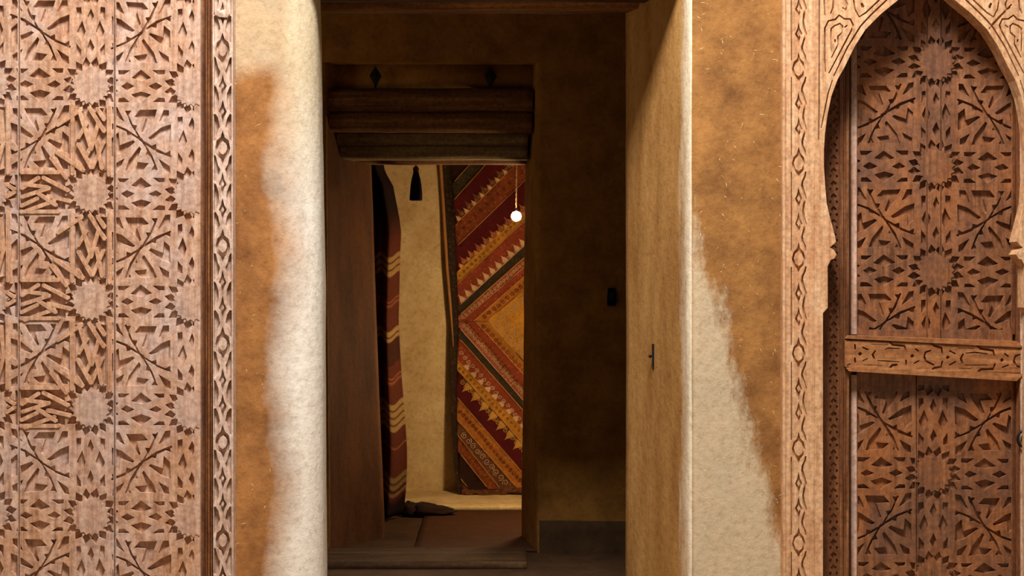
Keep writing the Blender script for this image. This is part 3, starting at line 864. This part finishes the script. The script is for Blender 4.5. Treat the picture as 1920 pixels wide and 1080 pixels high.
for s in (0, math.pi):
    pts = []
    for k in range(120):
        t = k/119; z0 = bc.z+0.04
        c = Vector((bc.x + (top.x-bc.x)*t*1.0, BD, z0+(2.69-z0)*t*1.0))
        if t > 0.5: c.x = bc.x + (top.x-bc.x)*0.5 + (t-0.5)*0.01
        pts.append(c + Vector((math.cos(k*1.1+s)*0.0028, math.sin(k*1.1+s)*0.0028, 0)))
    mb.tube(pts, 0.0020, 5)
mb.build('cord', M['straw'], lamp, smooth=True)
pl_ = bpy.data.lights.new('passage_lamp', 'POINT'); pl_.energy = 31.0; pl_.color = (1.0, 0.74, 0.43); pl_.shadow_soft_size = 0.06
po = bpy.data.objects.new('passage_lamp', pl_); po.location = (0.17, 7.75, 0.92); COL.objects.link(po)

# tassel hanging from the back beam
TD = 7.42
ts = thing('black_tassel', 'black thread tassel hanging under the lintel', 'tassel', P(780, 376, TD))
c = P(780, 376, TD); s = TD/F
prof = [(10.5, 0), (11.3, 2), (11, 14), (10, 28), (8, 40), (5.4, 50), (4.6, 54)]
mb = MB(); n = 28; vv = []; ff = []
for r, z in prof:
    for k in range(n):
        a = 2*math.pi*k/n; rr = r*s*(1+0.06*(k % 2))*(0.97+0.06*rnd.random())
        vv.append(c+Vector((math.cos(a)*rr, math.sin(a)*rr, z*s)))
for i in range(len(prof)-1):
    for k in range(n): ff.append((i*n+k, i*n+(k+1) % n, (i+1)*n+(k+1) % n, (i+1)*n+k))
ff.append(tuple(range(n-1, -1, -1)))
mb.add(vv, ff); mb.build('skirt', M['black'], ts, smooth=True)
mb = MB(); mb.lathe(c+Vector((0, 0, 54*s)), [(4.6*s, 0), (5.6*s, 2*s), (5.8*s, 5*s), (4*s, 9*s), (1.5*s, 11*s)], 16)
mb.build('head', plain('dull_red_thread', (86, 30, 26), 0.9, 0.1), ts, smooth=True)
mb = MB(); mb.tube([c+Vector((0, 0, 62*s)), c+Vector((0, 0, 84*s))], 0.0022, 6); mb.build('loop', M['black'], ts)

# --- patchwork hanging
def cloth(name, col, var=0.3, scale=160, bump=0.4, spot=None):
    m, N, L, b = mat_new(name, 0.85, 0.15)
    co = N.new('ShaderNodeTexCoord').outputs['Object']
    n1 = noise_n(N, L, co, scale, 3, 0.7); n2 = noise_n(N, L, co, 14, 4, 0.6)
    c0 = lin(col)
    r = ramp(N, [(0.3, tuple(x*(1-var) for x in c0[:3])+(1,)), (0.7, tuple(min(1, x*(1+var)) for x in c0[:3])+(1,))])
    L.new(math_n(N, L, 'ADD', math_n(N, L, 'MULTIPLY', n1, 0.5), math_n(N, L, 'MULTIPLY', n2, 0.5)), r.inputs['Fac'])
    c = r.outputs['Color']
    if spot:
        vo = N.new('ShaderNodeTexVoronoi'); vo.inputs['Scale'].default_value = 46; L.new(co, vo.inputs['Vector'])
        sr = ramp(N, [(0.18, (1, 1, 1, 1)), (0.34, (0, 0, 0, 1))]); L.new(vo.outputs['Distance'], sr.inputs['Fac'])
        c = mix(N, L, math_n(N, L, 'MULTIPLY', sr.outputs['Color'], 0.75), c, lin(spot))
    L.new(c, b.inputs['Base Color'])
    bp = N.new('ShaderNodeBump'); bp.inputs['Strength'].default_value = bump; bp.inputs['Distance'].default_value = 0.002
    L.new(n1, bp.inputs['Height']); L.new(bp.outputs['Normal'], b.inputs['Normal'])
    return m
C = {'gold': cloth('gold_cloth', (166, 116, 40), 0.4, 90, 0.5, (150, 92, 34)), 'red': cloth('red_cloth', (122, 52, 30), 0.35, 90, 0.5, (150, 84, 50)), 'maroon': cloth('maroon_cloth', (74, 16, 16), 0.4),
     'olive': cloth('olive_brocade', (50, 40, 24), 0.4, 60, 0.4, (78, 60, 34)), 'rose': cloth('rose_brocade', (136, 72, 50), 0.35, 120, 0.4, (168, 116, 84)),
     'rust': cloth('rust_cloth', (112, 54, 26), 0.35, 120, 0.4, (148, 82, 38)), 'brown': cloth('brown_brocade', (92, 56, 34), 0.35, 80, 0.4, (128, 90, 58)),
     'amber': cloth('amber_cloth', (152, 92, 34), 0.35, 90, 0.4, (166, 112, 48)), 'dark': cloth('dark_cloth', (46, 24, 18), 0.4), 'pale': cloth('pale_thread', (190, 154, 114)),
     'goldthr': cloth('gold_thread', (186, 138, 64)), 'lining': cloth('tan_lining', (160, 112, 62)), 'border': cloth('dark_floral_border', (46, 32, 20), 0.4, 60, 0.4, (86, 60, 32))}
def TDp(px, py):
    t = (py-300)/630.0
    return 8.885 - 0.155*max(0.0, t)**4 + 0.008*math.sin(px*0.085+py*0.004) + 0.005*math.sin(py*0.02)
def T(px, py, up=0.0): return P(px, py, TDp(px, py)-up)
tx = thing('patchwork_hanging', 'embroidered patchwork wall hanging of diagonal red and gold bands', 'wall hanging', P(910, 928, 8.7), None)
XR = 1062.0        # the hanging goes on behind the right jamb
def ledge(y):      # left edge of the panel
    pts = [(150, 838), (310, 846), (400, 853), (520, 857), (600, 860), (700, 857), (800, 857), (880, 861), (925, 866), (960, 870)]
    for (a, p), (b_, q) in zip(pts, pts[1:]):
        if y <= b_: return p+(q-p)*max(0, (y-a))/(b_-a)
    return 870
def hem(x): return 920 + 3*math.sin(x*0.09) + 2*math.sin(x*0.23)
def drape(poly, name, mat, up, parent, step=9.0):
    """lay a pixel polygon on the hanging's curved surface (fine grid so that it follows the folds)"""
    x0 = min(p[0] for p in poly); x1 = max(p[0] for p in poly); y0 = min(p[1] for p in poly); y1 = max(p[1] for p in poly)
    cs = [Vector(p) for p in poly]
    es = [(i, (i+1) % len(poly)) for i in range(len(poly))]
    x = x0+step*0.5
    while x < x1:
        y = y0+step*0.5
        while y < y1:
            if inside((x, y), poly): cs.append(Vector((x+0.01*y % 1, y)))
            y += step
        x += step
    vs, _, fs, *_ = delaunay_2d_cdt(cs, es, [], 0, 1e-3)
    keep = [f for f in fs if inside(sum((vs[i] for i in f), Vector((0, 0)))/len(f), poly)]
    if not keep: return None
    v = [T(p.x, p.y, up) for p in vs]
    # a little thickness: turned-under edge
    cnt = {}
    for f in keep:
        for a in range(len(f)):
            e_ = (f[a], f[(a+1) % len(f)]); cnt[(min(e_), max(e_))] = cnt.get((min(e_), max(e_)), 0)+1
    n = len(v); v += [Vector((q.x, q.y+max(up, 0.003)+0.002, q.z)) for q in v]
    ff = [tuple(f) for f in keep] + [(a, b_, n+b_, n+a) for (a, b_), k in cnt.items() if k == 1]
    return obj(name, v, ff, mat, parent, True)
def bandpoly(l0, l1):
    """polygon between two lines given by (x,y)-(x,y), clipped to the panel"""
    def ext(l):
        (xa_, ya), (xc, yc) = l; m_ = (yc-ya)/(xc-xa_)
        return [(800, ya+m_*(800-xa_)), (XR, ya+m_*(XR-xa_))]
    a, b_ = ext(l0), ext(l1)
    poly = [a[0], a[1], b_[1], b_[0]]
    poly = clip(poly, 800, 150, XR, 917)
    return poly
def cutleft(poly):
    # densify and push points onto the wavy left edge
    out = []
    n = len(poly)
    for i in range(n):
        a, b_ = poly[i], poly[(i+1) % n]; k = max(1, int(math.hypot(b_[0]-a[0], b_[1]-a[1])/12))
        for q in range(k):
            t = q/k; out.append((a[0]+(b_[0]-a[0])*t, a[1]+(b_[1]-a[1])*t))
    def half(pts):
        o = []
        for i in range(len(pts)):
            a, b_ = pts[i-1], pts[i]; fa = a[0]-ledge(a[1]); fb = b_[0]-ledge(b_[1])
            if fb >= 0:
                if fa < 0: t = fa/(fa-fb); o.append((a[0]+(b_[0]-a[0])*t, a[1]+(b_[1]-a[1])*t))
                o.append(b_)
            elif fa >= 0: t = fa/(fa-fb); o.append((a[0]+(b_[0]-a[0])*t, a[1]+(b_[1]-a[1])*t))
        return o
    return half(out)
U = [((852, 300), (872, 280)), ((852, 374), (908, 311)), ((855, 420), (966, 309)), ((856, 462), (977, 345)), ((857, 510), (977, 403)), ((858, 532), (977, 420)),
     ((859, 575), (976, 467)), ((860, 592), (977, 488)), ((874, 594), (977, 506)), ((897, 594), (977, 523)), ((912, 603), (977, 549))]
Lw = [None, None, ((856, 814), (937, 915)), ((858, 788), (966, 911)), None, None]
D_ = [((860, 613), (977, 746)), ((859, 632), (977, 765)), ((858, 676), (977, 801)), ((858, 694), (976, 827)), ((858, 746), (976, 882)), ((858, 788), (966, 911)), ((856, 814), (937, 915)), ((854, 840), (914, 915)), ((857, 890), (878, 915))]
# base cloth
base = [(ledge(y), y) for y in range(150, 930, 20)] + [(x, hem(x)+8) for x in frange(868, XR, 24)] + [(XR, 150)]
bc_ = drape(base, 'ground_cloth', C['brown'], 0.0, tx, 14)
bands = []
ux = ['dark', 'olive', 'maroon', 'rust', 'maroon', 'gold', 'red', 'olive', 'rose', 'amber', 'amber']
top_line = ((852, 250), (908, 187))
prev = top_line
bl = [top_line, ((852, 340), (880, 309))] + U[1:]
bcol = ['dark', 'olive', 'maroon', 'rust', 'maroon', 'gold', 'red', 'olive', 'rose', 'red', 'amber']
def meet(l0, l1):
    (x1, y1), (x2, y2) = l0; (x3, y3), (x4, y4) = l1
    den = (x1-x2)*(y3-y4)-(y1-y2)*(x3-x4)
    a = x1*y2-y1*x2; b_ = x3*y4-y3*x4
    return ((a*(x3-x4)-(x1-x2)*b_)/den, (a*(y3-y4)-(y1-y2)*b_)/den)
def upper(poly, li, lj):
    return poly
for k in range(len(bl)-1):
    p = cutleft(bandpoly(bl[k], bl[k+1]))
    if k >= 6:      # inner chevrons stop at the mitre line running right from the apex (860, 601)
        p = clip(p, 800, 100, XR, 602.0)
    if len(p) > 2: drape(p, 'patchwork_band', C[bcol[k]], 0.004+0.0012*(k % 2), tx)
dl_ = [((912, 603), (977, 676)), ((897, 608), (977, 697)), ((874, 606), (977, 726))] + D_
dcol = ['amber', 'red', 'rose', 'olive', 'red', 'gold', 'maroon', 'amber', 'brown', 'rust', 'dark']
for k in range(len(dl_)-1):
    p = cutleft(bandpoly(dl_[k], dl_[k+1]))
    p = clip(p, 800, 602.4, XR, 1000)
    if len(p) > 2: drape(p, 'patchwork_band', C[dcol[k]], 0.004+0.0012*(k % 2), tx)
p = [(913, 602), (XR, 602-(XR-913)*0.83), (XR, 602+(XR-913)*1.12)]
drape(p, 'centre_field', C['gold'], 0.0046, tx)
# gold cords along the seams
def seam(l, w=1.3, mat='goldthr', lo=None, hi=None, name='seam_cord'):
    (xa_, ya), (xc, yc) = l; m_ = (yc-ya)/(xc-xa_)
    pts = []
    x = 846
    while x < XR:
        y = ya+m_*(x-xa_)
        if x >= ledge(y) and 160 < y < 917 and (lo is None or y > lo) and (hi is None or y < hi): pts.append(T(x, y, 0.0075))
        x += 6
    if len(pts) > 2:
        mb = MB(); mb.tube(pts, w*8.6/F*0.5, 5); mb.build(name, C[mat], tx, smooth=True)
for k, l in enumerate(bl[1:]): seam(l, 1.5, 'goldthr' if k != 6 else 'pale', hi=602 if k >= 5 else None)
for k, l in enumerate(dl_): seam(l, 1.5, 'goldthr' if k != 3 else 'pale', lo=602)
# flame leaves, appliqued along the bands
def leaves(l, side, pitch, hgt, wid, mat, lo=None, hi=None, start=0.0):
    (xa_, ya), (xc, yc) = l; L_ = math.hypot(xc-xa_, yc-ya); ux_, uy_ = (xc-xa_)/L_, (yc-ya)/L_
    nx, ny = -uy_*side, ux_*side
    s_ = start - 20
    while s_ < 330:
        bx, by = xa_+ux_*s_, ya+uy_*s_
        if bx-wid > ledge(by) and bx < XR-8 and 165 < by < 905 and (lo is None or by > lo) and (hi is None or by < hi):
            def q(a, c_): return (bx+ux_*a*wid+nx*c_*hgt, by+uy_*a*wid+ny*c_*hgt)
            pts = [q(-0.55, 0.06), (q(-0.62, 0.22)), q(-0.42, 0.42), q(-0.30, 0.56), q(-0.12, 0.72), q(0.02, 1.0), q(0.16, 0.70), q(0.36, 0.52), q(0.50, 0.36), q(0.60, 0.16), q(0.5, 0.06)]
            drape(pts, 'leaf_applique', C[mat], 0.0082, tx, 6)
        s_ += pitch
leaves(U[2], -1, 20.5, 20, 11, 'brown'); leaves(U[2], -1, 20.5, 12, 7, 'pale', start=10)
leaves(U[4], -1, 18.5, 19, 10, 'rose', start=6); leaves(U[4], -1, 18.5, 10, 7, 'goldthr', start=15)
leaves(U[6], -1, 15.5, 17, 10, 'pale', start=4); leaves(U[6], -1, 15.5, 9, 7, 'rose', start=12)
leaves(D_[3], 1, 24.0, 22, 13, 'goldthr', start=8); leaves(D_[3], 1, 24.0, 11, 9, 'brown', start=20)
leaves(D_[2], -1, 19.0, 13, 10, 'pale', start=3)
# embroidered curls
def curls(l, off, pitch, r, mat, lo=None, hi=None, thick=1.5):
    (xa_, ya), (xc, yc) = l; L_ = math.hypot(xc-xa_, yc-ya); ux_, uy_ = (xc-xa_)/L_, (yc-ya)/L_
    s_ = 4.0; k = 0
    mb = MB()
    while s_ < 330:
        bx, by = xa_+ux_*s_-uy_*off, ya+uy_*s_+ux_*off
        if bx-r > ledge(by) and bx < XR-6 and 165 < by < 908 and (lo is None or by > lo) and (hi is None or by < hi):
            pts = []
            for q in range(15):
                a = q*0.62*(1 if k % 2 else -1)+s_; rr = r*(1-q/18.0)
                pts.append(T(bx+math.cos(a)*rr, by+math.sin(a)*rr, 0.0085))
            mb.tube(pts, thick*8.6/F*0.5, 4)
        s_ += pitch; k += 1
    if mb.v: mb.build('embroidery', C[mat], tx, smooth=True, kind='stuff')
curls(U[7], 7, 8, 3.6, 'pale', hi=600); curls(D_[0], -9, 8, 4.0, 'pale', lo=604); curls(D_[0], -17, 9, 4.0, 'rust', lo=604)
curls(((912, 603), (977, 676)), -12, 12, 6.0, 'pale', lo=602); curls(((912, 603), (977, 549)), 12, 12, 6.0, 'pale', hi=602); curls(((912, 603), (977, 676)), -26, 13, 5.5, 'pale', lo=602)
curls(((912, 603), (977, 676)), 9, 11, 4.5, 'rust', lo=604); curls(U[10], -9, 11, 4.5, 'rust', hi=600)
curls(D_[3], 8, 10, 5.0, 'goldthr'); curls(D_[5], 10, 13, 6.0, 'pale'); curls(D_[4], 13, 9, 4.0, 'rust'); curls(U[3], -16, 15, 4.0, 'rust'); curls(U[4], -6, 9, 3.4, 'goldthr', thick=0.7)
curls(U[2], -6, 9, 3.4, 'goldthr', thick=0.7); curls(D_[1], 16, 11, 4.5, 'pale'); curls(D_[6], 10, 9, 3.5, 'amber'); curls(D_[2], 7, 10, 3.0, 'amber'); curls(U[5], -8, 10, 3, 'amber')
# border strip, lining and hem
ys = list(range(150, 931, 15))
bord = [(ledge(y)+0.5, y) for y in ys] + [(ledge(y)-(16 if y < 560 else 16-8*(y-560)/370.0), y) for y in reversed(ys)]
drape(bord, 'border', C['border'], 0.003, tx, 12)
mb = MB()
pts = [T(x, y, 0.004) for x, y in ((820, 160), (826, 310), (832, 400), (838, 500), (845, 580), (850, 650))]
mb.tube(pts, [0.011, 0.0105, 0.010, 0.0095, 0.008, 0.003], 8); mb.build('lining_edge', C['lining'], tx, smooth=True)
mb = MB(); pts = [T(x, hem(x)+5+3*math.sin(x*0.05), 0.006) for x in frange(866, XR, 40)]
mb.tube(pts, [0.016+0.006*math.sin(k*0.9) for k in range(40)], 8); mb.build('hem_roll', C['brown'], tx, smooth=True)

# --- striped hanging left of it
def stripemat():
    m, N, L, b = mat_new('striped_wool', 0.95, 0.1)
    uv = N.new('ShaderNodeUVMap').outputs['UV']
    s_ = N.new('ShaderNodeSeparateXYZ'); L.new(uv, s_.inputs[0])
    co = N.new('ShaderNodeTexCoord').outputs['Object']
    w = math_n(N, L, 'ADD', s_.outputs['Y'], math_n(N, L, 'MULTIPLY', math_n(N, L, 'SUBTRACT', noise_n(N, L, co, 9, 3), 0.5), 0.006))
    red, cream, dk, pink, blk = lin((80, 39, 25)), lin((140, 110, 66)), lin((58, 30, 20)), lin((126, 70, 48)), lin((34, 20, 16))
    def y(v): return (v-150)/850.0
    st = [(0, blk), (y(395), blk), (y(455), lin((80, 38, 25)))]  # dark top of the cloth: shade painted into the stripe colours
    def grp(c, n, h, gap, colr):
        nonlocal st
        for k in range(n):
            a = c+k*(h+gap)
            st.extend([(y(a)-0.001, red), (y(a), colr), (y(a+h), colr), (y(a+h)+0.001, dk if k < n-1 else red)])
    grp(478, 3, 9, 4, cream); grp(560, 2, 3, 5, pink); grp(617, 4, 8, 4, cream)
    # a colour ramp holds 32 stops: the lower groups go into a second ramp
    st1 = st[:31]
    st2 = [(0, red)]
    st = st2
    grp(702, 2, 3, 6, pink); grp(754, 4, 8, 5, cream)
    st2 = st; st = [(0, red)]
    grp(832, 1, 4, 6, pink); grp(890, 3, 8, 6, lin((120, 94, 58)))
    st.append((y(940), blk)); st3 = st
    r1 = ramp(N, st1); r2 = ramp(N, st2); rr3 = ramp(N, st3)
    for q_ in (r1, r2, rr3): L.new(w, q_.inputs['Fac'])
    c = mix(N, L, math_n(N, L, 'GREATER_THAN', w, y(680)), r1.outputs['Color'], r2.outputs['Color'])
    c = mix(N, L, math_n(N, L, 'GREATER_THAN', w, y(815)), c, rr3.outputs['Color'])
    n2 = noise_n(N, L, co, 120, 3, 0.7); r3 = ramp(N, [(0.3, (0.6, 0.6, 0.6, 1)), (0.7, (1.1, 1.1, 1.1, 1))]); L.new(n2, r3.inputs['Fac'])
    c = mix(N, L, 1.0, c, r3.outputs['Color'], 'MULTIPLY')
    L.new(c, b.inputs['Base Color'])
    bp = N.new('ShaderNodeBump'); bp.inputs['Strength'].default_value = 0.6; bp.inputs['Distance'].default_value = 0.003
    L.new(n2, bp.inputs['Height']); L.new(bp.outputs['Normal'], b.inputs['Normal'])
    return m
rp = [(150, 712), (310, 716), (325, 722), (345, 734), (380, 741), (410, 747), (435, 750), (480, 748), (560, 747), (600, 746), (660, 749), (720, 753), (780, 758), (840, 762), (880, 762), (920, 760), (950, 757), (975, 752)]
def redge(y):
    for (a, p), (b_, q) in zip(rp, rp[1:]):
        if y <= b_: return p+(q-p)*(y-a)/(b_-a)
    return rp[-1][1]
v = []; f = []; uvs = []
nx_, ny_ = 34, 80
for j in range(ny_):
    y = 150+(968-150)*j/(ny_-1)
    for i in range(nx_):
        t = i/(nx_-1)
        x = 640 + (redge(y)-640)*t
        dd = 7.98 + 0.05*math.sin(t*19+1.0+0.002*y) + 0.03*math.sin(t*7+y*0.006) + 0.10*(1-t)*0 + 0.05*max(0, t-0.93)/0.07
        q = P(x, y, 7.98); v.append(Vector((q.x, dd, max(0.012, q.z))))
        uvs.append((t, (y-150)/850.0 + 0.008*math.sin(t*19+1.4)))
for j in range(ny_-1):
    for i in range(nx_-1): f.append((j*nx_+i, (j+1)*nx_+i, (j+1)*nx_+i+1, j*nx_+i+1))
sh = obj('striped_hanging', v, f, stripemat(), None, True, base=P(720, 975, 7.98))
ul = sh.data.uv_layers.new(name='UVMap')
for lp_ in sh.data.loops: ul.data[lp_.index].uv = uvs[lp_.vertex_index]
md = sh.modifiers.new('thickness', 'SOLIDIFY'); md.thickness = 0.008
tag(sh, 'brown-red woollen hanging with cream stripes beside the left jamb', 'wall hanging')

# --- dark cloth bundle at its foot
bd_ = 8.1
mb = MB()
def blob(c, rx_, ry_, rz_, seed, n=20, m_=12, taper=0.0):
    vv, ff = [], []
    for j in range(m_+1):
        th = math.pi*j/m_
        for k in range(n):
            ph_ = 2*math.pi*k/n
            x, y, z = math.sin(th)*math.cos(ph_), math.sin(th)*math.sin(ph_), math.cos(th)
            w = 1+0.28*noise.noise(Vector((x*2+seed, y*2, z*2)))+0.12*noise.noise(Vector((x*6, y*6+seed, z*6)))
            tz = (1-taper*(x*0.5+0.5))
            vv.append((c[0]+x*rx_*w, c[1]+y*ry_*w, max(0.002, c[2]+z*rz_*w*tz)))
    for j in range(m_):
        for k in range(n): ff.append((j*n+k, (j+1)*n+k, (j+1)*n+(k+1) % n, j*n+(k+1) % n))
    mb.add(vv, ff)
q = P(820, 968, 8.0)
blob((X(810, bd_), 8.13, 0.03), 0.125, 0.07, 0.058, 2.0, 26, 14, 0.75)
blob((X(768, bd_), 8.14, 0.03), 0.05, 0.06, 0.05, 7.0)
blob((X(786, bd_), 8.13, 0.02), 0.05, 0.05, 0.035, 5.0)
bn = mb.build('cloth_bundle', cloth('dark_brown_wool', (42, 25, 18), 0.4, 90, 0.6), None, smooth=True, base=(X(800, bd_), 8.0, 0))
tag(bn, 'crumpled dark brown cloth bundle lying on the passage floor', 'cloth')

# --- rug in the passage
v = []; f = []
x0f, x0b = X(776, 7.02), X(792, 7.95)
for j in range(20):
    t = j/19; y = 7.02+(8.29-7.02)*t
    for i in range(24):
        s_ = i/23; xl = x0f+(x0b-x0f)*t
        v.append((xl+(0.36-xl)*s_, y, 0.010+0.0025*noise.noise(Vector((s_*6, y*6, 0)))))
for j in range(19):
    for i in range(23): f.append((j*24+i, j*24+i+1, (j+1)*24+i+1, (j+1)*24+i))
rug = obj('floor_rug', v, f, cloth('red_brown_rug', (66, 38, 20), 0.35, 70, 0.6), None, True, base=(0.0, 7.6, 0))
md = rug.modifiers.new('thickness', 'SOLIDIFY'); md.thickness = 0.008; md.offset = -1
tag(rug, 'plain reddish brown rug on the passage floor behind the threshold', 'rug')
